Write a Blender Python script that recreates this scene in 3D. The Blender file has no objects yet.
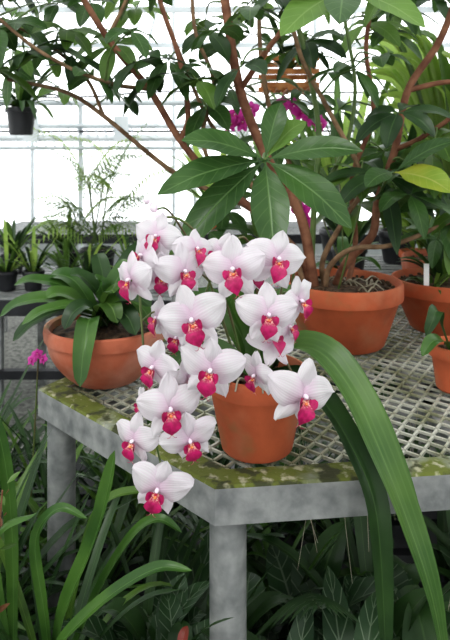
import bpy, math, random
from mathutils import Vector, Matrix
R=random.Random(7)
V=Vector
scn=bpy.context.scene
TZ=0.85   # bench top height

# ------------------------------------------------------------ materials
def newmat(name):
    m=bpy.data.materials.new(name); m.use_nodes=True
    nt=m.node_tree; b=nt.nodes['Principled BSDF']
    return m,nt,b
def N(nt,t,**kw):
    n=nt.nodes.new(t)
    for k,v in kw.items(): setattr(n,k,v)
    return n
def math_(nt,op,a,b=None):
    n=N(nt,'ShaderNodeMath',operation=op)
    for i,x in enumerate((a,b)):
        if x is None: continue
        if isinstance(x,(int,float)): n.inputs[i].default_value=x
        else: nt.links.new(x,n.inputs[i])
    return n.outputs[0]
def mixc(nt,f,a,b):
    n=N(nt,'ShaderNodeMix',data_type='RGBA')
    for s,x in ((0,f),(6,a),(7,b)):
        if isinstance(x,(int,float)): n.inputs[s].default_value=x
        elif isinstance(x,tuple): n.inputs[s].default_value=(*x,1)
        else: nt.links.new(x,n.inputs[s])
    return n.outputs[2]
def noise(nt,scale,detail=3,lo=.35,hi=.65,coord='Object'):
    tc=N(nt,'ShaderNodeTexCoord'); n=N(nt,'ShaderNodeTexNoise')
    n.inputs['Scale'].default_value=scale; n.inputs['Detail'].default_value=detail
    nt.links.new(tc.outputs[coord],n.inputs['Vector'])
    r=N(nt,'ShaderNodeMapRange'); r.inputs[1].default_value=lo; r.inputs[2].default_value=hi
    nt.links.new(n.outputs[0],r.inputs[0]); return r.outputs[0]
def bump(nt,b,h,s=.3,d=.002):
    n=N(nt,'ShaderNodeBump'); n.inputs['Strength'].default_value=s; n.inputs['Distance'].default_value=d
    nt.links.new(h,n.inputs['Height']); nt.links.new(n.outputs[0],b.inputs['Normal'])
def leaf_mat(name,c1,c2,vein,rough=.35,trans=.2,side=0,stripe=0,nscale=9,sidek=.3):
    m,nt,b=newmat(name)
    f=noise(nt,nscale)
    col=mixc(nt,f,c1,c2)
    uv=N(nt,'ShaderNodeUVMap'); sp=N(nt,'ShaderNodeSeparateXYZ'); nt.links.new(uv.outputs[0],sp.inputs[0])
    a=math_(nt,'ABSOLUTE',math_(nt,'SUBTRACT',sp.outputs[0],.5))
    r=N(nt,'ShaderNodeMapRange'); r.inputs[1].default_value=.0; r.inputs[2].default_value=.04; r.inputs[3].default_value=.85; r.inputs[4].default_value=0
    nt.links.new(a,r.inputs[0]); vf=r.outputs[0]
    if side:
        s=math_(nt,'SINE',math_(nt,'MULTIPLY',math_(nt,'SUBTRACT',sp.outputs[1],math_(nt,'MULTIPLY',a,.35)),side*6.283))
        r2=N(nt,'ShaderNodeMapRange'); r2.inputs[1].default_value=.88; r2.inputs[2].default_value=1.0; r2.inputs[4].default_value=sidek
        nt.links.new(s,r2.inputs[0]); vf=math_(nt,'MAXIMUM',vf,r2.outputs[0])
    if stripe:
        s=math_(nt,'SINE',math_(nt,'MULTIPLY',sp.outputs[0],stripe*6.283))
        r2=N(nt,'ShaderNodeMapRange'); r2.inputs[1].default_value=.2; r2.inputs[2].default_value=1.0; r2.inputs[4].default_value=.3
        nt.links.new(s,r2.inputs[0]); vf=math_(nt,'MAXIMUM',vf,r2.outputs[0])
    col=mixc(nt,vf,col,vein)
    nt.links.new(col,b.inputs['Base Color']); b.inputs['Roughness'].default_value=rough
    b.inputs['Specular IOR Level'].default_value=.36
    bump(nt,b,math_(nt,'SUBTRACT',1,vf),.35,.0015)
    t=N(nt,'ShaderNodeBsdfTranslucent'); nt.links.new(mixc(nt,.6,col,vein),t.inputs[0])
    mx=N(nt,'ShaderNodeMixShader'); mx.inputs[0].default_value=trans
    nt.links.new(b.outputs[0],mx.inputs[1]); nt.links.new(t.outputs[0],mx.inputs[2])
    nt.links.new(mx.outputs[0],nt.nodes['Material Output'].inputs[0])
    return m
def plain(name,c1,c2,rough=.6,scale=20,metal=0,bs=.3,lo=.35,hi=.65):
    m,nt,b=newmat(name); f=noise(nt,scale,6,lo,hi)
    nt.links.new(mixc(nt,f,c1,c2),b.inputs['Base Color'])
    b.inputs['Roughness'].default_value=rough; b.inputs['Metallic'].default_value=metal
    if bs: bump(nt,b,f,bs)
    return m
def terracotta(name,base,bloom,moss):
    m,nt,b=newmat(name)
    c=mixc(nt,noise(nt,14,6,.4,.7),base,tuple(x*.72 for x in base))
    c=mixc(nt,noise(nt,6,8,.50,.75),c,bloom)
    c=mixc(nt,noise(nt,9,8,.57,.72),c,moss)
    nt.links.new(c,b.inputs['Base Color']); b.inputs['Roughness'].default_value=.8
    bump(nt,b,noise(nt,120,4),.15,.001)
    return m
M={}
M['tree']=leaf_mat('schefflera_leaf',(.027,.070,.018),(.056,.125,.030),(.14,.24,.08),.30,.28,side=9)
M['tree2']=leaf_mat('light_tree_leaf',(.09,.19,.035),(.155,.28,.055),(.28,.40,.14),.34,.38,side=9)
M['yellow']=leaf_mat('yellowing_leaf',(.44,.44,.045),(.22,.34,.035),(.5,.5,.15),.4,.4,side=9)
M['orch']=leaf_mat('orchid_leaf',(.035,.090,.018),(.074,.155,.030),(.11,.21,.055),.30,.12)
M['strap']=leaf_mat('strap_leaf',(.045,.105,.024),(.088,.165,.038),(.12,.21,.06),.34,.15,stripe=6)
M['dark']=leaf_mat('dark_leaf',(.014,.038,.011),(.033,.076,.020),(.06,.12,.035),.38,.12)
M['mid']=leaf_mat('mid_leaf',(.048,.102,.020),(.10,.185,.034),(.16,.27,.06),.36,.26)
M['bright']=leaf_mat('bright_leaf',(.18,.33,.05),(.32,.47,.09),(.44,.55,.16),.4,.45,stripe=5)
M['pattern']=leaf_mat('variegated_dark_leaf',(.012,.038,.012),(.026,.066,.020),(.14,.19,.12),.42,.1,side=7,sidek=.75)
M['red']=leaf_mat('reddish_leaf',(.22,.035,.025),(.10,.08,.025),(.3,.1,.07),.4,.2)
M['terra']=terracotta('terracotta',(.52,.125,.050),(.50,.23,.13),(.28,.15,.06))
M['terra2']=terracotta('terracotta_aged',(.48,.14,.075),(.62,.34,.26),(.30,.24,.09))
M['bark']=plain('bark',(.13,.075,.04),(.30,.19,.11),.85,30)
M['barkr']=plain('bark_reddish',(.14,.050,.027),(.30,.14,.08),.8,26)
M['gstem']=plain('green_stem',(.07,.13,.03),(.14,.2,.06),.5,20)
M['spike']=plain('flower_spike_green',(.10,.17,.04),(.13,.09,.05),.5,20)
M['soil']=plain('bark_mix',(.025,.015,.009),(.14,.085,.05),.95,60,bs=1)
M['steel']=plain('galvanised_steel',(.16,.168,.17),(.34,.345,.34),.6,30,.2,lo=.3,hi=.7)
M['mesh']=plain('expanded_metal',(.26,.265,.17),(.54,.54,.47),.5,9,.2,lo=.44,hi=.58)
M['black']=plain('black_plastic',(.012,.013,.016),(.03,.03,.035),.4,10)
M['white']=plain('white_paint',(.62,.66,.68),(.75,.78,.8),.5,5,bs=0)
M['frame']=plain('greenhouse_frame',(.46,.50,.52),(.68,.72,.74),.5,4,bs=0)
M['wood']=plain('cedar_slat',(.40,.14,.04),(.55,.25,.09),.6,25)
M['root']=plain('aerial_root',(.26,.23,.16),(.45,.42,.33),.8,30)
M['floor']=plain('gravel_floor',(.07,.072,.065),(.24,.24,.22),.9,35,bs=.6)
M['wallm']=plain('concrete_knee_wall',(.3,.32,.32),(.42,.44,.44),.8,5)
M['label']=plain('plant_label',(.8,.8,.8),(.85,.85,.85),.5,5,bs=0)
m,nt,b=newmat('mossy_rim')
c=mixc(nt,noise(nt,16,6),(.24,.25,.23),(.38,.39,.36))
c=mixc(nt,noise(nt,6,10,.36,.46),c,(.115,.135,.022)); c=mixc(nt,noise(nt,52,8,.55,.66),c,(.36,.35,.24)); c=mixc(nt,noise(nt,27,8,.52,.60),c,(.045,.05,.018))
nt.links.new(c,b.inputs['Base Color']); b.inputs['Roughness'].default_value=.85; bump(nt,b,noise(nt,60,5),.5)
M['moss']=m
def petal_mat(name,base,tint,c0,sk=.3,reach=.5):
    m,nt,b=newmat(name)
    uv=N(nt,'ShaderNodeUVMap'); sp=N(nt,'ShaderNodeSeparateXYZ'); nt.links.new(uv.outputs[0],sp.inputs[0])
    r=N(nt,'ShaderNodeMapRange'); r.inputs[1].default_value=.05; r.inputs[2].default_value=reach; r.inputs[3].default_value=.95; r.inputs[4].default_value=0
    nt.links.new(sp.outputs[1],r.inputs[0])
    st=math_(nt,'SINE',math_(nt,'MULTIPLY',sp.outputs[0],85))
    r3=N(nt,'ShaderNodeMapRange'); r3.inputs[1].default_value=.2; r3.inputs[2].default_value=1; r3.inputs[4].default_value=sk
    nt.links.new(st,r3.inputs[0])
    col=mixc(nt,noise(nt,22),base,tint); col=mixc(nt,r3.outputs[0],col,c0); col=mixc(nt,r.outputs[0],col,c0)
    nt.links.new(col,b.inputs['Base Color']); b.inputs['Roughness'].default_value=.6; b.inputs['Specular IOR Level'].default_value=.15
    bump(nt,b,st,.25,.0006)
    t=N(nt,'ShaderNodeBsdfTranslucent'); nt.links.new(col,t.inputs[0])
    mx=N(nt,'ShaderNodeMixShader'); mx.inputs[0].default_value=.36
    nt.links.new(b.outputs[0],mx.inputs[1]); nt.links.new(t.outputs[0],mx.inputs[2])
    nt.links.new(mx.outputs[0],nt.nodes['Material Output'].inputs[0]); return m
M['petal']=petal_mat('white_petal',(.78,.765,.78),(.77,.725,.765),(.72,.54,.66))
M['mpetal']=petal_mat('magenta_petal',(.62,.05,.37),(.72,.12,.48),(.45,.02,.22))
m,nt,b=newmat('magenta_lip')
uv=N(nt,'ShaderNodeUVMap'); sp=N(nt,'ShaderNodeSeparateXYZ'); nt.links.new(uv.outputs[0],sp.inputs[0])
c=mixc(nt,noise(nt,120,2),(.50,.010,.13),(.30,.005,.07))
r=N(nt,'ShaderNodeMapRange'); r.inputs[1].default_value=.12; r.inputs[2].default_value=.45; r.inputs[3].default_value=1; r.inputs[4].default_value=0; nt.links.new(sp.outputs[1],r.inputs[0])
c=mixc(nt,r.outputs[0],c,mixc(nt,noise(nt,350,1,.45,.55),(.80,.52,.38),(.45,.015,.06)))
nt.links.new(c,b.inputs['Base Color']); b.inputs['Roughness'].default_value=.45; M['lip']=m
M['lipy']=plain('orange_callus',(.85,.45,.08),(.62,.05,.08),.45,330,bs=0)
M['column']=plain('column_white',(.85,.76,.82),(.78,.6,.73),.5,60,bs=0)
def glaze(name,tint,mixf,tcol):
    m,nt,b=newmat(name)
    tr=N(nt,'ShaderNodeBsdfTransparent'); tr.inputs[0].default_value=(*tint,1)
    tl=N(nt,'ShaderNodeBsdfTranslucent'); tl.inputs[0].default_value=(*tcol,1)
    mx=N(nt,'ShaderNodeMixShader'); mx.inputs[0].default_value=mixf
    nt.links.new(tr.outputs[0],mx.inputs[1]); nt.links.new(tl.outputs[0],mx.inputs[2]); nt.links.new(mx.outputs[0],nt.nodes['Material Output'].inputs[0])
    M[name]=m
glaze('clear_glazing',(.97,.99,1),.1,(.9,.95,.97))
glaze('shade_glazing',(.42,.43,.425),.25,(.6,.63,.62))
glaze('side_glazing',(.52,.53,.52),.2,(.8,.83,.82))

# ------------------------------------------------------------ mesh builder
def spline(pts,n):
    pts=[V(p) for p in pts]
    P=[pts[0]*2-pts[1]]+pts+[pts[-1]*2-pts[-2]]
    out=[]; k=len(pts)-1
    for i in range(n+1):
        s=i/n*k; j=min(int(s),k-1); t=s-j
        a,b,c,d=P[j:j+4]
        out.append(.5*((2*b)+(c-a)*t+(2*a-5*b+4*c-d)*t*t+(3*b-a-3*c+d)*t**3))
    return out
def prof_w(kind,t):
    if kind=='strap': return (.5+.5*min(1,t*3.5))*max(0,1-t**5)**.6
    if kind=='long': return (.7+.3*min(1,t*5))*max(0,1-.35*t-.65*t**4)**.8
    if kind=='ovate': return .06 if t<.1 else max(.03,math.sin(math.pi*((t-.1)/.9)**.75)**.8)
    if kind=='obovate': return .06 if t<.12 else max(.03,math.sin(math.pi*((t-.12)/.88)**1.1)**.72)
    if kind=='point': return min(1,.3+t*4)*(1-t)**.7+.01
    if kind=='tongue': return (.35+.65*min(1,t*2.5))*max(0,1-t**4)**.5
class MB:
    def __init__(s,mats): s.v=[];s.f=[];s.mi=[];s.uv=[];s.mats=mats
    def m(s,k):
        if k not in s.mats: s.mats.append(k)
        return s.mats.index(k)
    def grid(s,P,k,closed=False):
        o=len(s.v); nr=len(P); nc=len(P[0]); mi=s.m(k)
        for r in P: s.v.extend(r)
        for i in range(nr-1):
            for j in range(nc if closed else nc-1):
                j2=(j+1)%nc
                s.f.append((o+i*nc+j,o+i*nc+j2,o+(i+1)*nc+j2,o+(i+1)*nc+j)); s.mi.append(mi)
                ju=(j+1)/(nc if closed else nc-1); jl=j/(nc if closed else nc-1)
                s.uv.append([(jl,i/(nr-1)),(ju,i/(nr-1)),(ju,(i+1)/(nr-1)),(jl,(i+1)/(nr-1))])
    def poly(s,pts,k):
        o=len(s.v); s.v.extend([V(p) for p in pts]); s.f.append(tuple(range(o,o+len(pts)))); s.mi.append(s.m(k)); s.uv.append([(0,0)]*len(pts))
    def ribbon(s,pts,w,k,kind='strap',nrm=(0,0,1),fold=.12,n=12,m=2,wave=0,twist=0):
        C=spline(pts,n); rows=[]; nrm=V(nrm); side=None; ph=R.random()*6
        for i,p in enumerate(C):
            t=i/n; tg=(C[min(i+1,n)]-C[max(i-1,0)]).normalized()
            sd=tg.cross(nrm)
            if sd.length<.25 and side is not None: sd=side-tg*side.dot(tg)
            if sd.length<1e-4: sd=tg.orthogonal()
            sd.normalize()
            if side is not None:
                if sd.dot(side)<0: sd=-sd
                sd=(sd+side).normalized(); sd=(sd-tg*sd.dot(tg)).normalized()
            side=sd; up=sd.cross(tg).normalized()
            if i==0: ups=1 if up.dot(nrm)>=0 else -1
            up=up*ups
            ww=w*prof_w(kind,t)/2
            if twist:
                q=Matrix.Rotation(twist*t,3,tg); sd2=q@sd; up2=q@up
            else: sd2,up2=sd,up
            row=[]
            for j in range(-m,m+1):
                a=j/m
                row.append(p+sd2*a*ww+up2*(fold*abs(a)**1.3*ww*2 + wave*math.sin(t*18+ph+a*2)*abs(a)*ww))
            rows.append(row)
        s.grid(rows,k)
    def tube(s,pts,r0,r1,k,seg=7,n=None,sm=True):
        n=n or max(2,(len(pts)-1)*5)
        C=spline(pts,n) if len(pts)>2 else [V(pts[0]).lerp(V(pts[1]),i/1) for i in range(2)]
        n=len(C)-1; rows=[]; ref=None
        for i,p in enumerate(C):
            tg=(C[min(i+1,n)]-C[max(i-1,0)]).normalized()
            if ref is None: ref=tg.orthogonal().normalized()
            ref=(ref-tg*ref.dot(tg)).normalized(); bi=tg.cross(ref)
            r=r0+(r1-r0)*i/n
            rows.append([p+(ref*math.cos(a)+bi*math.sin(a))*r for a in [2*math.pi*j/seg for j in range(seg)]])
        s.grid(rows,k,True)
        s.poly(rows[-1],k); s.poly(list(reversed(rows[0])),k)
    def lathe(s,prof,c,k,seg=48):
        c=V(c); s.grid([[c+V((r*math.cos(a),r*math.sin(a),z)) for a in [2*math.pi*j/seg for j in range(seg)]] for r,z in prof],k,True)
    def ball(s,c,rx,ry,rz,k,seg=10,rn=6,basis=None):
        c=V(c); rows=[]
        for i in range(rn+1):
            th=math.pi*i/rn+1e-3*(i==0)-1e-3*(i==rn)
            row=[]
            for j in range(seg):
                a=2*math.pi*j/seg
                q=V((rx*math.sin(th)*math.cos(a),ry*math.sin(th)*math.sin(a),rz*math.cos(th)))
                if basis: q=basis@q
                row.append(c+q)
            rows.append(row)
        s.grid(rows,k,True)
    def box(s,a,b,k):
        x0,y0,z0=a;x1,y1,z1=b
        p=[V(q) for q in ((x0,y0,z0),(x1,y0,z0),(x1,y1,z0),(x0,y1,z0),(x0,y0,z1),(x1,y0,z1),(x1,y1,z1),(x0,y1,z1))]
        for f in ((3,2,1,0),(4,5,6,7),(0,1,5,4),(1,2,6,5),(2,3,7,6),(3,0,4,7)): s.poly([p[i] for i in f],k)
    def beam(s,a,b,w,h,k):
        a=V(a);b=V(b);t=(b-a).normalized(); sd=t.cross(V((0,0,1)))
        if sd.length<.01: sd=V((1,0,0))
        sd.normalize(); up=sd.cross(t)
        q=[(-w/2,-h/2),(w/2,-h/2),(w/2,h/2),(-w/2,h/2)]
        A=[a+sd*x+up*y for x,y in q];B=[b+sd*x+up*y for x,y in q]
        for i in range(4): j=(i+1)%4; s.poly([A[i],A[j],B[j],B[i]],k)
        s.poly(A[::-1],k); s.poly(B,k)
    def obj(s,name,parent=None,smooth=True,auto=None):
        me=bpy.data.meshes.new(name); me.from_pydata([tuple(v) for v in s.v],[],s.f)
        for k in s.mats: me.materials.append(M[k])
        uvl=me.uv_layers.new(name='UVMap')
        flat=[]
        for u in s.uv:
            for q in u: flat.extend(q)
        uvl.data.foreach_set('uv',flat)
        me.polygons.foreach_set('material_index',s.mi)
        me.polygons.foreach_set('use_smooth',[smooth]*len(s.f))
        me.update()
        if smooth and auto: me.set_sharp_from_angle(angle=math.radians(auto))
        o=bpy.data.objects.new(name,me); scn.collection.objects.link(o)
        if parent: o.parent=parent
        return o
def empty(name):
    e=bpy.data.objects.new(name,None); e.empty_display_size=.1; scn.collection.objects.link(e); return e

# ------------------------------------------------------------ greenhouse shell
b=MB([]); b.box((-4.2,-2,-.1),(4.7,7.1,0),'floor'); b.obj('floor',smooth=False)
XL,XR,YB,YF=-4.0,4.5,7.0,-1.9; EZ=2.6; RZ=4.3; XM=.25
def roofz(x): return EZ+(RZ-EZ)*(1-abs(x-XM)/4.25)
for nm,yy in (('back',YB),('front',YF)):
    b=MB([]); b.box((XL+.06,yy,0),(XR-.06,yy+.1,.42),'wallm'); b.obj('wall_'+nm,smooth=False)
    b=MB([]); b.poly([(XL,yy+.05,.42),(XR,yy+.05,.42),(XR,yy+.05,EZ),(XM,yy+.05,RZ),(XL,yy+.05,EZ)],'clear_glazing' if nm=='back' else 'side_glazing')
    x=XL+.1
    while x<=XR+.01:
        b.beam((x,yy+.02,.42),(x,yy+.02,roofz(x)),.04,.04,'frame'); x+=1.65
    for z in (.44,1.66,EZ): b.beam((XL+.06,yy,z),(XR-.06,yy,z),.05,.06,'frame')
    b.obj('window_'+nm,smooth=False)
for nm,xx in (('left',XL),('right',XR)):
    b=MB([]); b.box((xx-.05,YF,0),(xx+.05,YB,.6),'wallm'); b.obj('wall_'+nm,smooth=False)
    b=MB([]); b.poly([(xx,YF,.6),(xx,YB,.6),(xx,YB,EZ),(xx,YF,EZ)],'side_glazing')
    y=YF+.1
    while y<=YB: b.beam((xx,y,.6),(xx,y,EZ),.05,.05,'frame'); y+=.88
    for z in (.62,1.6,EZ): b.beam((xx,YF+.06,z),(xx,YB-.06,z),.05,.06,'frame')
    b.obj('window_'+nm,smooth=False)
b=MB([])
y=YF
while y<=YB+.01:
    for sx in (XL,XR): b.beam((sx,y,EZ),(XM,y,RZ),.05,.08,'frame')
    b.beam((XL,y,EZ),(XR,y,EZ),.04,.05,'frame')
    for q in (-2.2,-.9,1.4,2.8): b.beam((q,y,EZ),(q+.35,y,roofz(q+.35)),.03,.03,'frame')
    y+=1.78
for q in (0,.5,1):
    for sx in (XL,XR): b.beam((sx+(XM-sx)*q,YF,EZ+(RZ-EZ)*q),(sx+(XM-sx)*q,YB,EZ+(RZ-EZ)*q),.04,.05,'frame')
for sx in (XL,XR): b.poly([(sx,YF,EZ+.05),(sx,YB,EZ+.05),(XM,YB,RZ+.05),(XM,YF,RZ+.05)],'shade_glazing')
b.obj('ceiling',smooth=False)
b=MB([])
for z,r in ((1.62,.02),(1.50,.035),(1.40,.02)): b.tube([(XL+.1,6.0,z),(1.6,6.0,z)],r,r,'frame' if r<.03 else 'white',8)
for x in (-3.6,-2.8,-2.3,-1.45,-.3,.5,1.3):
    b.beam((x,6.03,0),(x,6.03,1.85),.04,.04,'frame')
for x in (-2.0,-1.1,.1): b.box((x,5.95,1.46),(x+.14,6.05,1.72),'white')
for i in range(14): b.beam((-2.1+i*.09,5.97,1.60),(-2.05+i*.09,5.97,1.42),.012,.012,'frame')
b.tube([(XL+.1,6.0,1.85),(1.6,6.0,1.85)],.03,.03,'frame',8)
b.tube([(XL+.1,5.98,1.56),(1.6,5.98,1.57)],.012,.012,'black',6)
b.tube([(XL+.1,5.98,1.93),(-1.5,5.9,1.90),(-.6,5.98,1.96),(1.6,5.98,1.95)],.010,.010,'black',6)
b.obj('heating_pipe_rack',smooth=False)
b=MB([])
b.tube([(XL+.05,2.4,2.45),(XR-.05,2.4,2.45)],.018,.018,'frame',8)
b.obj('hanging_rail')

# ------------------------------------------------------------ main bench
bench=empty('plant_bench')
outer=[V((-.016,.944,0)),V((1.7,1.135,0)),V((1.7,2.3,0)),V((.17,2.3,0)),V((-.416,1.336,0))]
def inset(poly,d):
    n=len(poly); out=[]
    for i in range(n):
        a,b_,c=poly[i-1],poly[i],poly[(i+1)%n]
        e1=(b_-a).normalized(); e2=(c-b_).normalized()
        n1=V((-e1.y,e1.x,0)); n2=V((-e2.y,e2.x,0)); bis=(n1+n2).normalized()
        out.append(b_+bis*d/max(.3,bis.dot(n1)))
    return out
inner=inset(outer,.05)
up=V((0,0,1))
b=MB([])
n=len(outer); bev=.004; o2=inset(outer,bev)
for i in range(n):
    j=(i+1)%n
    b.poly([o2[i]+up*TZ,o2[j]+up*TZ,inner[j]+up*TZ,inner[i]+up*TZ],'moss')
    b.poly([outer[i]+up*(TZ-bev),outer[j]+up*(TZ-bev),o2[j]+up*TZ,o2[i]+up*TZ],'moss')
    b.poly([outer[i]+up*(TZ-.062),outer[j]+up*(TZ-.062),outer[j]+up*(TZ-bev),outer[i]+up*(TZ-bev)],'steel')
    b.poly([inner[i]+up*(TZ-.062),outer[i]+up*(TZ-.062),outer[j]+up*(TZ-.062),inner[j]+up*(TZ-.062)][::-1],'steel')
    b.poly([inner[j]+up*(TZ-.062),inner[i]+up*(TZ-.062),inner[i]+up*TZ,inner[j]+up*TZ],'steel')
b.obj('rim_frame',bench,smooth=False)
b=MB([])
for (x,y) in ((.005,.995),(-.365,1.34),(1.6,1.2),(1.6,2.2),(.25,2.22)):
    b.tube([(x,y,0),(x,y,TZ-.062)],.031,.031,'steel',20)
b.obj('legs',bench,auto=40)
b=MB([])
for (p,q) in (((-.3,1.33),(1.6,1.33)),((-.1,1.75),(1.6,1.75))): b.beam((*p,TZ-.045),(*q,TZ-.045),.03,.03,'steel')
for x in (.45,1.05): b.beam((x,1.05,TZ-.045),(x,2.28,TZ-.045),.03,.03,'steel')
b.obj('support_bars',bench,smooth=False)
def inside(p):
    for i in range(n):
        a,c=inner[i],inner[(i+1)%n]
        if (c-a).cross(p-a).z<-.003*(c-a).length: return False
    return True
b=MB([]); ax=V((.994,.11,0)).normalized(); ay=V((-ax.y,ax.x,0)); pw,ph=.038,.024
org=V((-.5,.7,0))
for k in range(84):
    for i in range(130):
        h0=(ph*.42 if i%2==0 else -ph*.42)*(1 if k%2==0 else -1)
        p=org+ax*(i*pw/2)+ay*(k*ph+h0); q=org+ax*((i+1)*pw/2)+ay*(k*ph-h0)
        if not inside((p+q)/2): continue
        b.beam(p+up*(TZ-.006),q+up*(TZ-.006),.0044,.005,'mesh')
b.obj('expanded_metal_top',bench,smooth=False)

# ------------------------------------------------------------ pots
def pot(mb,c,rt,rb,h,k='terra',rim=.03,soil=True,t=.008):
    ro=rt; rn=rt-.007
    mb.lathe([(0.001,0),(rb-.004,0),(rb,.004),(rb+(rn-rb)*.93,h-rim-.003),(rn,h-rim),(ro-.001,h-rim),(ro,h-rim+.004),(ro,h-.006),(ro-.003,h-.001),(ro-.008,h),(ro-t-.004,h-.004),(rn-t-.004,h-.03)],c,k)
    if soil:
        cz=h-.022; rr=rn-t-.003; rows=[]
        for i in range(7):
            f=i/6
            rows.append([V(c)+V((max(.001,rr*f)*math.cos(a),max(.001,rr*f)*math.sin(a),cz+(.012*(1-f*f))+R.uniform(-.003,.003)*(f<1))) for a in [2*math.pi*j/32 for j in range(32)]])
        mb.grid(rows,'soil',True)
        for i in range(int(rt*500)):
            a=R.uniform(0,6.28); r=rr*math.sqrt(R.random())*.93
            bs=Matrix.Rotation(R.uniform(0,3),3,'Z')@Matrix.Rotation(R.uniform(0,3),3,'X')
            mb.ball(V(c)+V((r*math.cos(a),r*math.sin(a),cz+.008)),.009,.005,.004,'soil',5,3,bs)
def bowl(mb,c,rt,rb,h,k='terra2'):
    pr=[(.001,0),(rb-.003,0),(rb,.003)]
    for i in range(1,8):
        f=i/7; pr.append((rb+(rt-.006-rb)*math.sin(f*math.pi/2)**.85,.003+(h-.035)*f))
    pr+=[(rt,h-.03),(rt+.002,h-.015),(rt,h-.003),(rt-.006,h),(rt-.012,h-.004),(rt-.016,h-.03)]
    mb.lathe(pr,c,k)
    rr=rt-.017
    rows=[[V(c)+V((max(.001,rr*f)*math.cos(a),max(.001,rr*f)*math.sin(a),h-.018+.02*(1-f*f))) for a in [2*math.pi*j/32 for j in range(32)]] for f in [i/6 for i in range(7)]]
    mb.grid(rows,'soil',True)

# ------------------------------------------------------------ orchid flower
def flower(mb,pos,size,yaw,pitch,roll=0,petal='petal'):
    yaw=math.radians(yaw);pitch=math.radians(pitch)
    F=V((math.sin(yaw)*math.cos(pitch),-math.cos(yaw)*math.cos(pitch),math.sin(pitch)))
    Rt=V((0,0,1)).cross(F); Rt=-Rt if Rt.x<0 else Rt
    Rt.normalize(); U=Rt.cross(F); U=-U if U.z<0 else U
    q=Matrix.Rotation(math.radians(roll),3,F); Rt=q@Rt; U=q@U
    pos=V(pos); S=size
    def pet(ang,L,W,off,cup,curl,kexp,nn=10,mm=4,pw=2.0):
        a=math.radians(ang+R.uniform(-6,6)); D=Rt*math.cos(a)+U*math.sin(a); T=F.cross(D)
        rows=[]; ph=R.random()*6; cj=R.uniform(-.10,.06); bend=R.uniform(-.05,.05); W*=R.uniform(.93,1.05); L*=R.uniform(.95,1.04)
        for i in range(nn+1):
            t=i/nn; s=(.035+.965*t)**kexp
            w=W*S/2*max(.0,1-abs(2*s-1)**pw)**.68
            w=max(w,.001)
            row=[]
            for j in range(-mm,mm+1):
                u=j/mm
                f=off+cup*t*(1-t)*1.6+(curl+cj)*t*t-.08*u*u*W*2+.018*math.sin(6*t+ph+3*u)+.014*math.sin(9*u+ph)*t
                row.append(pos+D*(L*S*t)+T*(u*w+bend*S*t*t)+F*(f*S))
            rows.append(row)
        mb.grid(rows,petal)
    pet(-122,.49,.30,-.035,.05,-.03,.80)
    pet(-58,.49,.30,-.035,.05,-.03,.80)
    pet(90,.51,.35,-.025,.05,-.02,.82)
    pet(15,.53,.53,.0,.08,-.06,.74,11,5,2.4)
    pet(165,.53,.53,.0,.08,-.06,.74,11,5,2.4)
    bs=Matrix((Rt,F,U)).transposed()
    mb.ball(pos+F*.06*S+U*.03*S,.035*S,.06*S,.035*S,'column',8,5,bs)
    def lobe(pts,wf,k,nn=8,mm=2,nr=None,fold=.2):
        C=spline([pos+Rt*(x*S)+U*(y*S)+F*(z*S) for x,y,z in pts],nn); rows=[]
        nr=nr or F
        for i,p in enumerate(C):
            t=i/nn; tg=(C[min(nn,i+1)]-C[max(0,i-1)]).normalized(); sd=tg.cross(nr)
            if sd.length<.05: sd=Rt.copy()
            sd.normalize(); u2=sd.cross(tg)
            ww=wf(t)*S/2
            rows.append([p+sd*(j/mm)*ww+u2*(abs(j/mm)**1.5*ww*fold) for j in range(-mm,mm+1)])
        mb.grid(rows,k)
    def mid(t):
        if t<.30: return .08+.05*t/.30
        if t<.58: return .13+.16*math.sin((t-.30)/.28*math.pi/2)
        return max(.012,.29*(1-((t-.58)/.42)**1.15))
    lk='lip' if petal=='petal' else 'mpetal'
    lobe([(0,-.03,.05),(0,-.09,.13),(0,-.22,.15),(0,-.37,.09)],mid,lk,12,3,fold=.3)
    sl=lambda t:.02+.14*math.sin(math.pi*min(1,t*.9+.05))**.7
    for s in (-1,1):
        lobe([(s*.015,-.04,.05),(s*.06,-.06,.09),(s*.11,-.035,.13),(s*.13,.03,.15)],sl,lk,nr=Rt*s*-1+F*.8)
        mb.tube([pos+Rt*(s*.008*S)+U*(-.36*S)+F*(.09*S),pos+Rt*(s*.04*S)+U*(-.41*S)+F*(.09*S),pos+Rt*(s*.075*S)+U*(-.39*S)+F*(.12*S)],.006*S,.003*S,lk,4,4)
    mb.ball(pos+F*.12*S-U*.05*S,.026*S,.03*S,.022*S,'lipy',8,5,bs)

orchid=empty('potted_phalaenopsis_orchid')
b=MB([]); PC=(.057,1.07,TZ+.001); pot(b,PC,.092,.063,.142,rim=.032); b.obj('terracotta_pot',orchid,auto=35)
spikes=[[(.04,1.06,.97),(.0,1.05,1.12),(-.05,1.02,1.24),(-.105,.99,1.265),(-.135,.965,1.18),(-.13,.95,1.08),(-.12,.94,.98),(-.1,.925,.90)],
 [(.06,1.06,.97),(.055,1.05,1.15),(.03,1.0,1.235),(-.02,.96,1.18),(-.045,.94,1.08),(-.055,.93,.96)],
 [(.075,1.06,.97),(.115,1.06,1.12),(.115,1.0,1.215),(.09,.965,1.15),(.09,.95,1.07),(.11,.94,1.02)],
 [(.03,1.07,.97),(-.03,1.07,1.15),(-.09,1.02,1.27),(-.115,.97,1.285)]]
SP=[]
b=MB([])
for s in spikes: b.tube(s,.0028,.0016,'spike',6,40); SP+=spline(s,40)[8:]
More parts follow.
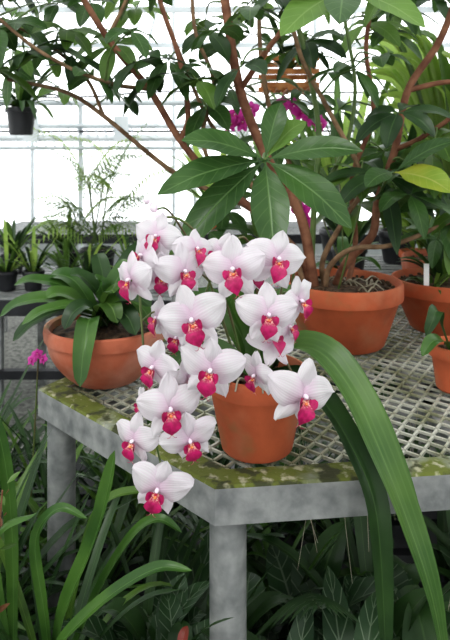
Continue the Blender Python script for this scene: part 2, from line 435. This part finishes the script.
fl=[(-.108,.94,1.243,.078,-12,12),(-.142,.905,1.183,.080,-42,-5),(-.062,.91,1.195,.082,26,0),(-.098,.93,1.185,.074,8,-14),
(.013,.90,1.200,.096,-10,2),(.080,.915,1.212,.092,14,6),(-.048,.88,1.130,.100,0,-4),(.063,.88,1.137,.088,8,0),(.115,.92,1.148,.076,42,-5),
(-.107,.90,1.054,.080,-30,-6),(-.021,.87,1.060,.096,-8,-4),(.0735,.925,1.085,.076,35,50),(.046,.905,1.040,.070,-45,-15),(.115,.88,1.018,.100,20,-4),
(-.080,.88,1.000,.094,10,-6),(-.136,.895,.946,.076,-28,-8),(-.052,.885,.952,.084,16,-14),(-.098,.87,.888,.090,-6,-10),
(-.105,.945,1.115,.07,-52,0),(-.128,.93,.985,.055,-60,-10),(-.01,.945,1.215,.072,-30,12),(-.075,.93,1.09,.066,-20,-12),(-.128,.93,1.215,.07,-55,12),(-.045,.93,1.225,.068,38,18),(.045,.94,1.185,.066,15,20),(-.055,.92,1.030,.06,30,-24),(.10,.945,1.10,.06,50,10)]
for i,(x,y,z,s,yw,pt) in enumerate(fl):
    F_=V((math.sin(math.radians(yw)),-math.cos(math.radians(yw)),0))
    p=V((x,y,z)); bk=p-F_*.02; near=min(SP,key=lambda q:(q-bk).length)
    b.tube([near,(near+bk)/2+V((0,0,.012)),bk,p],.0016,.0016,'spike',5,8)
for (x,y,z,s) in ((-.115,.965,1.288,.009),(-.125,.96,1.30,.007),(-.105,.96,1.275,.010),(-.09,.95,.93,.009)):
    b.ball((x,y,z),s*.8,s*.8,s,'column')
b.obj('flower_spikes',orchid)
for i,(x,y,z,s,yw,pt) in enumerate(fl):
    mb=MB([]); flower(mb,(x,y,z),s*1.03,yw,pt,R.uniform(-18,18)); mb.obj('flower_%d'%(i+1),orchid)
b=MB([])
b.ribbon([(.06,1.06,.985),(.105,1.05,1.03),(.155,1.0,1.045),(.200,.95,1.00),(.232,.90,.93),(.268,.88,.835),(.298,.86,.735),(.322,.86,.60)],.066,'strap','long',(0,-.35,1),.24,34,3,.05)
b.ribbon([(.07,1.07,.985),(.12,1.07,1.03),(.180,1.03,1.03),(.230,.98,.965),(.262,.94,.89),(.292,.92,.80),(.325,.90,.68)],.056,'orch','long',(0,-.3,1),.22,30,3,.05)
b.ribbon([(.07,1.05,.985),(.12,1.0,1.005),(.158,.97,.976),(.195,.945,.921),(.224,.915,.856),(.234,.9,.765),(.243,.9,.58)],.044,'dark','strap',(0,-.3,1),.25,30,3,.04)
b.ribbon([(.05,1.07,.985),(.02,1.1,1.06),(-.03,1.08,1.11),(-.07,1.06,1.10)],.055,'orch','tongue',(0,-.6,.8),.12)
b.ribbon([(.05,1.07,.985),(.05,1.08,1.07),(.02,1.06,1.13),(-.01,1.02,1.15)],.055,'orch','tongue',(0,-.8,.5),.12)
b.ribbon([(.05,1.05,.985),(.0,1.03,1.03),(-.06,1.01,1.04),(-.1,1.0,1.0)],.05,'orch','tongue',(0,-.5,.8),.12)
b.ribbon([(.07,1.07,.985),(.1,1.1,1.08),(.13,1.12,1.13)],.05,'orch','tongue',(0,-.6,.8),.12)
b.ribbon([(.04,1.08,.985),(.03,1.12,1.08),(.01,1.12,1.17)],.05,'dark','tongue',(0,-.9,.4),.12)
for i in range(9):
    a=R.uniform(-2.6,-.4); r=.079
    x=.055+r*math.cos(a); y=1.07+r*math.sin(a)
    b.tube([(.055+.03*math.cos(a),1.07+.03*math.sin(a),.975),(x,y,1.0),(x+.018*math.cos(a),y+.018*math.sin(a),.985)],.0022,.0016,'root',5)
b.obj('leaves',orchid)

# ------------------------------------------------------------ left bowl orchid
lb=empty('potted_orchid_in_bowl')
b=MB([]); BC=(-.277,1.40,TZ+.001); bowl(b,BC,.14,.078,.128); b.obj('terracotta_bowl',lb,auto=40)
b=MB([])
hub=V((-.28,1.38,.975))
def hl(tip,w,lift=.05,k='orch',nrm=(0,-.4,1),kind='tongue'):
    h=hub+V((R.uniform(-.04,.04),R.uniform(-.04,.04),0)); tip=V(tip); m_=h.lerp(tip,.45)+V((0,0,lift)); m2=h.lerp(tip,.8)+V((0,0,lift*.75))
    b.ribbon([h,m_,m2,tip],w,k,kind,nrm,.14,14,3,.04)
for tip,w,l in [((-.50,1.33,1.01),.045,.05),((-.46,1.30,.965),.045,.05),((-.290,1.20,.905),.048,.075),((-.43,1.45,1.06),.05,.05),
 ((-.19,1.28,.985),.055,.05),((-.22,1.40,1.12),.05,.02),((-.31,1.45,1.13),.045,.02),((-.34,1.27,1.0),.045,.05),((-.15,1.42,1.05),.05,.05),((-.40,1.34,1.05),.05,.03),
 ((-.50,1.42,1.06),.04,.04),((-.23,1.28,1.01),.05,.05),((-.16,1.35,.98),.05,.06),((-.43,1.27,1.01),.035,.04),((-.2,1.5,1.15),.05,.02),((-.1,1.5,1.1),.04,.04),((-.12,1.45,1.16),.04,.04),((-.24,1.3,1.07),.05,.03),((-.16,1.3,1.04),.045,.04),((-.35,1.35,1.10),.045,.03),((-.29,1.35,1.09),.045,.02)]:
    hl(tip,w,l,R.choice(['orch','orch','mid','dark']))
b.obj('leaves',lb)

# ------------------------------------------------------------ tree
tree=empty('potted_schefflera_tree')
b=MB([]); TC=(.325,1.655,TZ+.001); pot(b,TC,.162,.112,.172,'terra',.045)
for i in range(26):
    a=R.uniform(0,6.28); r=R.uniform(.0,.13); c=V((.325+r*math.cos(a),1.655+r*math.sin(a),TZ+.158)); d=V((R.uniform(-.06,.06),R.uniform(-.06,.06),0))
    b.tube([c,c+d*.5+V((0,0,.014)),c+d],.0025,.0015,'root',5)
b.obj('terracotta_pot',tree,auto=35)
z0=TZ+.14
BR=[([(.245,1.64,z0),(.232,1.62,1.065),(.20,1.6,1.207),(.115,1.6,1.353),(.04,1.6,1.54),(.0,1.62,1.78),(-.03,1.62,1.98)],.0145,.012,'barkr'),
([(.235,1.65,z0),(.205,1.62,1.09),(.093,1.6,1.207),(-.027,1.6,1.3),(-.12,1.6,1.407),(-.2,1.58,1.54),(-.307,1.57,1.673),(-.42,1.56,1.86)],.0115,.008,'barkr'),
([(.23,1.67,z0),(.19,1.66,1.09),(.067,1.64,1.22),(-.133,1.65,1.313),(-.333,1.65,1.473),(-.44,1.65,1.54),(-.60,1.66,1.575)],.009,.005,'bark'),
([(.25,1.66,z0),(.24,1.66,1.065),(.248,1.66,1.247),(.259,1.66,1.433),(.227,1.66,1.62),(.173,1.66,1.83)],.009,.007,'gstem'),
([(.27,1.63,z0),(.28,1.6,1.07),(.33,1.55,1.125),(.427,1.52,1.14),(.56,1.5,1.20),(.68,1.5,1.26)],.008,.005,'bark'),
([(.30,1.66,z0),(.33,1.62,1.08),(.392,1.6,1.153),(.408,1.6,1.247),(.453,1.6,1.38),(.488,1.6,1.54),(.573,1.6,1.673),(.64,1.6,1.85)],.012,.009,'barkr'),
([(.28,1.67,z0),(.27,1.65,1.08),(.333,1.63,1.207),(.373,1.62,1.3),(.28,1.62,1.487),(.2,1.62,1.647),(.16,1.62,1.85)],.008,.006,'bark'),
([(-.12,1.6,1.407),(-.098,1.59,1.47),(-.12,1.58,1.62),(-.173,1.58,1.78),(-.2,1.58,1.95)],.008,.006,'barkr'),
([(.04,1.6,1.54),(.11,1.55,1.64),(.17,1.5,1.72),(.24,1.45,1.86)],.008,.006,'barkr'),
([(.115,1.6,1.353),(.10,1.45,1.36),(.085,1.27,1.37),(.08,1.2,1.36)],.007,.005,'gstem'),
([(.488,1.6,1.54),(.60,1.58,1.56),(.75,1.55,1.54)],.008,.005,'barkr'),
([(-.2,1.58,1.54),(-.3,1.5,1.55),(-.45,1.45,1.62),(-.6,1.42,1.75)],.006,.004,'bark'),
([(-.307,1.57,1.673),(-.25,1.55,1.78),(-.2,1.5,1.9)],.006,.004,'bark'),
([(.26,1.7,z0),(.23,1.72,1.12),(.20,1.74,1.3),(.13,1.75,1.5),(.10,1.76,1.75),(.13,1.76,1.95)],.009,.006,'bark'),
([(.34,1.68,z0),(.37,1.7,1.12),(.36,1.7,1.3),(.42,1.7,1.48),(.40,1.7,1.68),(.44,1.7,1.9)],.008,.006,'barkr'),
([(-.027,1.6,1.3),(-.06,1.6,1.42),(-.03,1.6,1.56),(-.08,1.6,1.7),(-.09,1.6,1.88)],.006,.005,'bark'),
([(.248,1.66,1.247),(.33,1.66,1.38),(.36,1.66,1.55),(.33,1.66,1.75)],.006,.005,'gstem'),
([(.453,1.6,1.38),(.52,1.55,1.42),(.60,1.5,1.50),(.66,1.5,1.66)],.007,.005,'barkr'),
([(.22,1.63,z0),(.18,1.6,1.12),(.12,1.6,1.20),(.03,1.62,1.36),(-.05,1.62,1.47),(-.13,1.62,1.66)],.007,.005,'bark'),
([(-.333,1.65,1.473),(-.38,1.62,1.58),(-.50,1.6,1.68),(-.62,1.6,1.73)],.005,.004,'bark')]
b=MB([]); TP=[]
for pts,r0,r1,k in BR:
    b.tube(pts,r0,r1,k,9,len(pts)*6); TP+=spline(pts,24)[8:]
TL=MB([])
def lf(h,tip,w,k,nrm,lift,kind='obovate',wave=.05):
    h=V(h);tip=V(tip)
    TL.ribbon([h,h.lerp(tip,.3)+V((0,0,lift*.8)),h.lerp(tip,.65)+V((0,0,lift)),tip],w,k,kind,nrm,.10,12,2,wave)
hb=V((.08,1.2,1.36))
for tip,w in [((-.082,1.13,1.398),.062),((-.124,1.10,1.298),.066),((-.088,1.10,1.192),.068),((.088,1.08,1.186),.074),((.232,1.10,1.236),.074),((.262,1.14,1.378),.06),((.116,1.24,1.478),.05)]:
    lf(hb,tip,w,'tree',(0.0,-.75,.65),.012)
lf(hb,(.17,1.26,1.44),.045,'tree2',(0,-.7,.6),.012)
hb2=V((.24,1.2,1.70)); b.tube([(.24,1.45,1.86),(.25,1.3,1.78),hb2],.006,.004,'gstem',7)
for tip,w,k in [((.03,1.12,1.66),.07,'tree2'),((.10,1.08,1.585),.075,'tree2'),((.20,1.05,1.6),.07,'tree'),((.36,1.08,1.60),.07,'tree2'),((.42,1.15,1.68),.06,'tree'),((.3,1.25,1.79),.06,'tree'),((.13,1.27,1.78),.06,'tree')]:
    lf(hb2,tip,w,k,(0,-.7,.7),.012)
hb3=V((.38,1.35,1.33)); b.tube([(.408,1.6,1.247),(.4,1.5,1.30),hb3],.005,.003,'gstem',7)
lf(hb3,(.475,1.25,1.29),.07,'yellow',(0,-.8,.6),.012); lf(hb3,(.50,1.3,1.40),.05,'tree',(0,-.6,.8),.01); lf(hb3,(.30,1.28,1.30),.05,'tree',(0,-.6,.8),.01)
def whorl(c,nl,L,w,k,kind='obovate'):
    near=min(TP,key=lambda q:(q-c).length)
    b.tube([near,(near+c)/2+V((R.uniform(-.02,.02),0,.02)),c],.0035,.002,'gstem',5,6)
    a0=R.uniform(0,6.28)
    axis=V((R.uniform(-.5,.5),R.uniform(-.8,.1),1)).normalized()
    e1=axis.orthogonal().normalized(); e2=axis.cross(e1)
    for i in range(nl):
        a=a0+i*6.283/nl+R.uniform(-.3,.3); d=e1*math.cos(a)+e2*math.sin(a)
        l=L*R.uniform(.65,1.15); tip=c+d*l-axis*l*R.uniform(-.1,.55)-V((0,0,.2*l))
        lf(c,tip,w*R.uniform(.8,1.15),k,tuple(axis),.012*L/.1,kind)
cnt=0
while cnt<104:
    x=R.uniform(-.75,.72); z=R.uniform(1.5,2.02)+(.05 if x<-.1 else 0); y=R.uniform(1.35,2.15)
    if x<-.05 and R.random()<.15: continue
    if x>.42 and z<1.72: continue      # crown is open towards the palm on the right
    cnt+=1
    whorl(V((x,y,z)),R.choice([4,5,6]),R.uniform(.085,.135),R.uniform(.038,.054),R.choice(['tree','tree','tree','mid','dark','tree2','dark']))
for i in range(9):
    whorl(V((R.uniform(.35,.62),R.uniform(1.4,1.8),R.uniform(1.22,1.42))),6,R.uniform(.11,.15),.05,R.choice(['tree','mid','dark']))
for c in [(.14,1.75,1.42),(.22,1.8,1.35),(.48,1.7,1.28),(.60,1.5,1.22),(.42,1.45,1.47),(-.05,1.6,1.50),(.62,1.75,1.12),(.1,1.8,1.25),(.34,1.8,1.5),(-.33,1.5,1.56),(-.5,1.5,1.62),(-.22,1.5,1.60),(.0,1.75,1.2),(.1,1.75,1.12),(-.05,1.7,1.15),(-.62,1.6,1.60),(-.68,1.6,1.70),(-.55,1.6,1.72),(-.42,1.6,1.70),(-.3,1.6,1.66),(-.15,1.6,1.62),(-.6,1.5,1.66)]:
    whorl(V(c),6,.12,.045,R.choice(['tree','mid','tree','dark']))
b.tube([(.30,1.6,1.0),(.33,1.56,1.15),(.36,1.54,1.3)],.0025,.002,'gstem',5)
b.obj('trunk_and_branches',tree); TL.obj('leaves',tree)

# ------------------------------------------------------------ generic clumps
def clump(mb,c,n,L,w,k,el=(.5,1.0),dr=(.3,.8),kind='strap',az=None,fold=.15,seg=10):
    c=V(c)
    for i in range(n):
        a=R.uniform(*(az or (0,6.283))); o=V((math.cos(a),math.sin(a),0)); l=L*R.uniform(.6,1.1); e=R.uniform(*el); d=R.uniform(*dr)
        sp=math.sqrt(max(.05,1-e*e*.7)); st=c+o*.015
        pts=[st+o*(l*sp*s*.8)+V((0,0,l*(e*s*1.25-d*s*s))) for s in (0,.25,.5,.75,1)]
        mb.ribbon(pts,w*R.uniform(.8,1.15),R.choice(k) if isinstance(k,list) else k,kind,(0,0,1),fold,seg,1 if w<.02 else 2)
def frond(mb,c,az,L,lw,k,e=1.0,d=.6,nl=16,ll=.16):
    o=V((math.cos(az),math.sin(az),0)); c=V(c)
    P=spline([c+o*(L*.6*s)+V((0,0,L*(e*s-d*s*s))) for s in (0,.3,.6,1)],nl)
    mb.tube([P[0],P[nl//2],P[-1]],.003,.001,'gstem',4,6)
    sd=o.cross(V((0,0,1)))
    for i in range(3,nl+1):
        f=math.sin(math.pi*(.15+.8*i/nl))
        for s in (-1,1):
            tip=P[i]+sd*s*ll*f+o*ll*.45*f-V((0,0,ll*.35*f))
            mb.ribbon([P[i],(P[i]+tip)/2+V((0,0,.01)),tip],lw,k,'point',(0,0,1),.1,4,1)

rb=empty('potted_houseplant_bowl')
b=MB([]); pot(b,(.655,1.79,TZ+.001),.155,.10,.15,'terra',.04); b.obj('terracotta_pot',rb,auto=35)
b=MB([]); clump(b,(.655,1.79,TZ+.13),14,.26,.045,['dark','mid','tree'],(.6,1),(.3,.7),'ovate')
clump(b,(.60,1.74,TZ+.13),14,.16,.012,['mid','bright'],(.3,.9),(.3,1)); b.obj('leaves',rb)
b=MB([]); b.box((.56,1.69,.96),(.575,1.691,1.06),'label'); b.obj('plant_label',rb,smooth=False)
rb=empty('potted_foliage_plant')
b=MB([]); pot(b,(.76,2.09,TZ+.001),.14,.10,.16,'terra2',.04); b.obj('terracotta_pot',rb,auto=35)
b=MB([]); clump(b,(.76,2.09,TZ+.14),22,.36,.05,['dark','mid','tree'],(.6,1),(.2,.6),'ovate'); b.obj('leaves',rb)
rb=empty('potted_cattleya_orchid')
b=MB([]); pot(b,(.515,1.33,TZ+.001),.062,.045,.10,'terra',.025); b.obj('terracotta_pot',rb,auto=35)
b=MB([]); b.ribbon([(.5,1.33,.93),(.47,1.31,1.0),(.455,1.29,1.035),(.44,1.27,1.02),(.425,1.27,.985)],.032,'dark','tongue',(0,-.4,1),.2)
b.ribbon([(.5,1.33,.93),(.47,1.28,.97),(.43,1.24,.985),(.40,1.22,.96)],.034,'orch','tongue',(0,-.4,1),.2)
clump(b,(.515,1.33,.93),6,.2,.035,['orch','dark'],(.6,1),(.3,.8),'tongue',(-1,1.2)); b.obj('leaves',rb)

# ------------------------------------------------------------ background benches
def bbench(name,x0,x1,y0,y1,z):
    e=empty(name); b=MB([])
    y=y0
    while y<y1: b.box((x0,y,z-.02),(x1,y+.05,z),'steel'); y+=.075
    b.box((x0,y0-.02,z-.07),(x1,y0,z),'black'); b.box((x0,y1,z-.07),(x1,y1+.02,z),'steel')
    b.obj('slats',e,smooth=False); b=MB([])
    x=x0+.1
    while x<x1:
        for yy in (y0+.06,y1-.06): b.box((x,yy-.02,0),(x+.04,yy+.02,z-.02),'steel')
        x+=1.1
    b.box((x0,y0+.02,.3),(x1,y0+.06,.34),'black')
    b.obj('frame',e,smooth=False)
bbench('nursery_bench',-3.4,-.25,2.8,3.6,.68)
bbench('nursery_bench',.45,3.6,2.65,3.6,.75)
bbench('nursery_bench',-1.8,3.4,4.5,5.3,.75)
def pp(name,c,rad,h,n,L,w,k,potk='black',**kw):
    e=empty(name); b=MB([]); pot(b,(c[0],c[1],c[2]+.001),rad,rad*.72,h,potk,h*.2); b.obj('pot',e,auto=35)
    b=MB([]); clump(b,(c[0],c[1],c[2]+h*.85),n,L,w,k,**kw); b.obj('leaves',e)
for i in range(13):
    x=-2.2+i*.155+R.uniform(-.03,.03)
    pp('potted_orchid_seedling',(x,2.95+R.uniform(0,.1),.68),.055,.1,22,.27,.019,['mid','dark','bright'] if i%3 else ['mid'],el=(.5,1),dr=(.2,.7))
for i in range(5):
    x=-2.1+i*.3; pp('potted_orchid_seedling',(x,3.35+R.uniform(0,.1),.68),.07,.12,20,.33,.026,['dark','mid'],el=(.6,1),dr=(.2,.6))
e=empty('potted_bamboo_palm'); b=MB([]); pot(b,(-.70,3.30,.681),.1,.08,.16,'black',.03); b.obj('pot',e)
b=MB([])
for i in range(34): frond(b,(-.70+R.uniform(-.10,.10),3.30,.84+R.uniform(0,.36)),R.uniform(0,6.28),R.uniform(.40,.62),.014,R.choice(['mid','bright','bright']),R.uniform(.6,1.2),R.uniform(.3,.8),16,.15)
for i in range(5): b.tube([(-.70+R.uniform(-.04,.04),3.30,.82),(-.70+R.uniform(-.06,.06),3.30,1.2)],.006,.004,'gstem',6)
b.obj('fronds',e)
for i in range(9):
    x=.62+i*.3; pp('potted_foliage_plant',(x,2.85+R.uniform(0,.15),.75),.09,.15,20,.5,.05,[['dark','mid'],['mid','bright'],['dark','tree']][i%3],'terra' if i%2 else 'black',el=(.7,1),dr=(.15,.6),kind=['strap','ovate','strap'][i%3])
for i in range(9):
    x=.65+i*.32; pp('potted_palm_grass',(x,3.3+R.uniform(0,.15),.75),.11,.18,22,1.1,.055,[['bright','mid'],['mid','dark']][i%2],'black',el=(.8,1),dr=(.1,.5))
for i in range(7):
    x=-.1+i*.5; pp('potted_shrub',(x,4.8+R.uniform(-.1,.1),.75),.12,.2,40,.75,.07,[['mid','bright'],['mid','dark']][i%2],'terra' if i%3==0 else 'black',el=(.5,1),dr=(.1,.6),kind='ovate')
e=empty('potted_palm'); b=MB([]); pot(b,(1.08,2.45,.0),.16,.12,.3,'black',.05); b.obj('pot',e)
b=MB([])
b.tube([(1.08,2.45,.25),(1.02,2.45,.9)],.03,.02,'bark',9)
for i in range(48):
    a=R.uniform(1.4,4.8); l=R.uniform(.7,1.1); o=V((math.cos(a)*.46,math.sin(a)*.42,0)); c=V((1.02,2.45,.9))
    b.ribbon([c,c+o*l*.4+V((0,0,l*.5)),c+o*l*.75+V((0,0,l*.85)),c+o*l*1.1+V((0,0,l*.9))],.065,R.choice(['bright','mid','bright']),'strap',(0,-.5,.6),.25,12,2)
b.obj('leaves',e)

e=empty('potted_magenta_orchid'); b=MB([]); pot(b,(.42,2.12,TZ+.001),.06,.045,.11,'terra',.025); b.obj('terracotta_pot',e,auto=35)
b=MB([]); b.tube([(.42,2.12,.95),(.40,2.12,1.3),(.33,2.12,1.52),(.2,2.1,1.56),(.04,2.1,1.50)],.003,.002,'spike',6)
b.tube([(.42,2.12,.95),(.36,2.12,1.1),(.30,2.1,1.25),(.27,2.08,1.2)],.003,.002,'spike',6)
clump(b,(.42,2.12,.95),7,.2,.05,'orch',(.4,.9),(.4,.9),'tongue'); b.obj('spike_and_leaves',e)
for i,(x,z,s) in enumerate([(.035,1.50,.06),(.06,1.475,.055),(.02,1.47,.05),(.265,1.51,.06),(.30,1.49,.055),(.265,1.17,.055),(.28,1.13,.05),(.24,1.53,.05),(.09,1.52,.05),(-.01,1.50,.05),(.33,1.47,.05),(.20,1.54,.05)]):
    mb=MB([]); flower(mb,(x,2.07,z),s*1.25,R.uniform(-30,30),R.uniform(-15,10),0,'mpetal'); mb.obj('flower_%d'%(i+1),e)

e=empty('hanging_black_pot'); b=MB([]); HC=(-.815,2.4,1.44); pot(b,HC,.062,.045,.11,'black',.02)
for a in (0,2.1,4.2): b.tube([(HC[0]+.06*math.cos(a),2.4+.06*math.sin(a),1.55),(HC[0],2.4,2.43)],.0012,.0012,'black',4)
b.obj('pot',e,auto=35)
b=MB([]); clump(b,(HC[0],2.4,1.54),34,.27,.024,['dark','mid'],(.4,1),(.3,.9)); b.obj('leaves',e)
e=empty('hanging_slatted_wood_basket'); b=MB([]); cx,cy,cz=.25,2.4,1.62
for L_ in range(5):
    z=cz+L_*.026; o_=.1
    for s in (-1,1):
        if L_%2==0: b.box((cx-o_-.012,cy+s*(o_-.008)-.008,z),(cx+o_+.012,cy+s*(o_-.008)+.008,z+.02),'wood')
        else: b.box((cx+s*(o_-.008)-.008,cy-o_-.012,z),(cx+s*(o_-.008)+.008,cy+o_+.012,z+.02),'wood')
for i in range(5): b.box((cx-.09+i*.04,cy-.1,cz-.01),(cx-.07+i*.04,cy+.1,cz),'wood')
for sx in (-1,1):
    for sy in (-1,1): b.tube([(cx+sx*.09,cy+sy*.09,cz),(cx,cy,2.43)],.0012,.0012,'black',4)
b.obj('basket',e,smooth=False)
b=MB([]); clump(b,(cx,cy,cz+.08),18,.32,.03,['mid','dark'],(.4,1),(.3,.9)); b.obj('leaves',e)

# ------------------------------------------------------------ undergrowth
e=empty('strap_leaf_orchid'); b=MB([]); pot(b,(-.30,1.05,.30),.09,.07,.14,'black',.03); b.obj('pot',e)
b=MB([]); h=V((-.30,1.05,.42))
def st(pts,w,k): b.ribbon(pts,w,k,'strap',(0,-.4,1),.25,24,2,.03,R.uniform(-.3,.3))
st([h,(-.27,1.0,.60),(-.215,.98,.74),(-.19,.97,.83),(-.178,.97,.895)],.034,'orch')
st([h,(-.28,.97,.56),(-.20,.95,.66),(-.11,.93,.73),(-.05,.92,.735)],.022,'orch')
st([h,(-.36,.98,.56),(-.40,.97,.70),(-.37,.96,.82)],.026,'dark')
st([h,(-.25,.97,.50),(-.16,.95,.58),(-.08,.93,.59)],.018,'mid')
st([h,(-.4,.97,.52),(-.47,.93,.56)],.03,'mid')
st([h,(-.34,.95,.54),(-.40,.92,.60),(-.42,.90,.58)],.028,'orch')
st([(-.34,1.05,.42),(-.41,.99,.62),(-.37,.97,.76),(-.30,.96,.80)],.020,'orch')
st([h,(-.22,1.02,.62),(-.155,1.0,.735),(-.11,.99,.77),(-.07,.98,.755)],.020,'orch')
st([h,(-.25,1.04,.66),(-.21,1.03,.77),(-.15,1.02,.80),(-.10,1.02,.79)],.018,'mid')
st([h,(-.30,1.0,.60),(-.31,.98,.74),(-.27,.97,.80),(-.22,.96,.79)],.018,'orch')
st([(-.38,1.08,.40),(-.42,1.06,.7),(-.425,1.05,.88),(-.405,1.04,.99)],.028,'orch')
st([(-.38,1.08,.40),(-.38,1.07,.7),(-.395,1.06,.86),(-.42,1.05,.94)],.024,'orch')
clump(b,h,26,.38,.018,['mid','orch','dark','dark'],(.4,1),(.3,.8))
b.obj('leaves',e)
b=MB([])
for i in range(9): b.box((-1.3,1.0+i*.13,.26),(1.6,1.1+i*.13,.285),'black')
for x in (-1.2,-.2,.8,1.5):
    for y in (1.05,2.05): b.box((x-.02,y-.02,0),(x+.02,y+.02,.26),'steel')
b.obj('lower_shelf',bench,smooth=False)
b=MB([])
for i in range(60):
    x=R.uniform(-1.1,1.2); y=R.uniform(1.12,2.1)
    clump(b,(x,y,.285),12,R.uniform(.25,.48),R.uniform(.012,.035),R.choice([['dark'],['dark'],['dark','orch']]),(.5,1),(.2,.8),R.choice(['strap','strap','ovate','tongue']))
for i in range(44):
    x=R.uniform(-.25,.9); y=R.uniform(.98,1.4)
    clump(b,(x,y,.32),8,R.uniform(.22,.38),R.uniform(.055,.09),['pattern','pattern','dark'],(.5,1),(.4,.9),'ovate')
for i in range(10):
    clump(b,(R.uniform(-.17,-.05),R.uniform(1.0,1.1),R.uniform(.38,.48)),6,.2,.055,['pattern','dark'],(.5,1),(.4,.9),'ovate')
for i in range(8): frond(b,(R.uniform(-.6,1.0),R.uniform(1.3,1.7),.3),R.uniform(0,6.28),.45,.016,'dark',1.1,.5,16,.12)
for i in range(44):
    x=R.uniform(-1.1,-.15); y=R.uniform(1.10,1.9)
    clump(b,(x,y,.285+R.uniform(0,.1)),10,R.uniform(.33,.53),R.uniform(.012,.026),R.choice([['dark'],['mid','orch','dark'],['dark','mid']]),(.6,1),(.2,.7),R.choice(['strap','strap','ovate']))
for p in ((-.08,.97,.55),(-.03,.97,.50),(.3,.97,.42)):
    clump(b,p,3,.06,.02,'red',(.5,1),(.4,.9),'ovate')
b.obj('undergrowth_foliage')
b=MB([]); c=V((-.42,1.0,.29))
b.tube([c,(-.40,1.0,.5),(-.375,.98,.68),(-.36,.97,.83)],.003,.0015,'barkr',6)
for i in range(22):
    f=i/21; p=V((-.40+.04*f,.99,.45+.38*f)); a=R.uniform(0,6.28); d=V((math.cos(a),math.sin(a)*.6,R.uniform(.1,.6)))
    b.ribbon([p,p+d*.015,p+d*.028],.009,R.choice(['red','red','mid']),'ovate',(0,-.6,.8),.1,6,1)
b.obj('red_leaved_plant')
e=empty('pink_flowered_orchid'); b=MB([]); b.tube([(-.5,1.5,.29),(-.48,1.5,.6),(-.46,1.48,.88)],.003,.002,'spike',6)
clump(b,(-.5,1.5,.29),8,.4,.03,['mid'],(.6,1),(.3,.7)); b.obj('stem_and_leaves',e)
for i,(x,z) in enumerate([(-.46,.88),(-.475,.865),(-.447,.868)]):
    mb=MB([]); flower(mb,(x,1.47,z),.027,R.uniform(-40,40),20,0,'mpetal'); mb.obj('flower_%d'%(i+1),e)
b=MB([])
for i in range(70):
    x=R.uniform(.1,1.2); y=R.uniform(1.03,1.5); l=R.uniform(.1,.35)
    b.tube([(x,y,TZ-.005),(x+R.uniform(-.02,.02),y,TZ-l*.5),(x+R.uniform(-.04,.04),y,TZ-l)],.0010,.0006,'root',3,6)
b.obj('hanging_roots',bench)

# ------------------------------------------------------------ light
w=bpy.data.worlds.new('World'); scn.world=w; w.use_nodes=True
bg=w.node_tree.nodes['Background']; bg.inputs[0].default_value=(.98,.985,1,1); bg.inputs[1].default_value=2.7
s=bpy.data.lights.new('sun','SUN'); s.energy=3.2; s.angle=math.radians(16); s.color=(1,.98,.95)
so=bpy.data.objects.new('sun',s); so.rotation_euler=(math.radians(30),math.radians(-18),0); scn.collection.objects.link(so)
try:
    scn.view_settings.view_transform='Standard'
    scn.view_settings.look='Medium High Contrast'
except Exception: pass
cam=bpy.data.cameras.new('camera'); co=bpy.data.objects.new('camera',cam); scn.collection.objects.link(co)
cam.sensor_fit='VERTICAL'; cam.sensor_height=36; cam.sensor_width=25.3; cam.lens=33.75; cam.shift_y=-.2656
co.location=(0,0,1.38); co.rotation_euler=(math.radians(90),0,0); cam.clip_start=.02
cam.dof.use_dof=True; cam.dof.focus_distance=.98; cam.dof.aperture_fstop=8
scn.camera=co
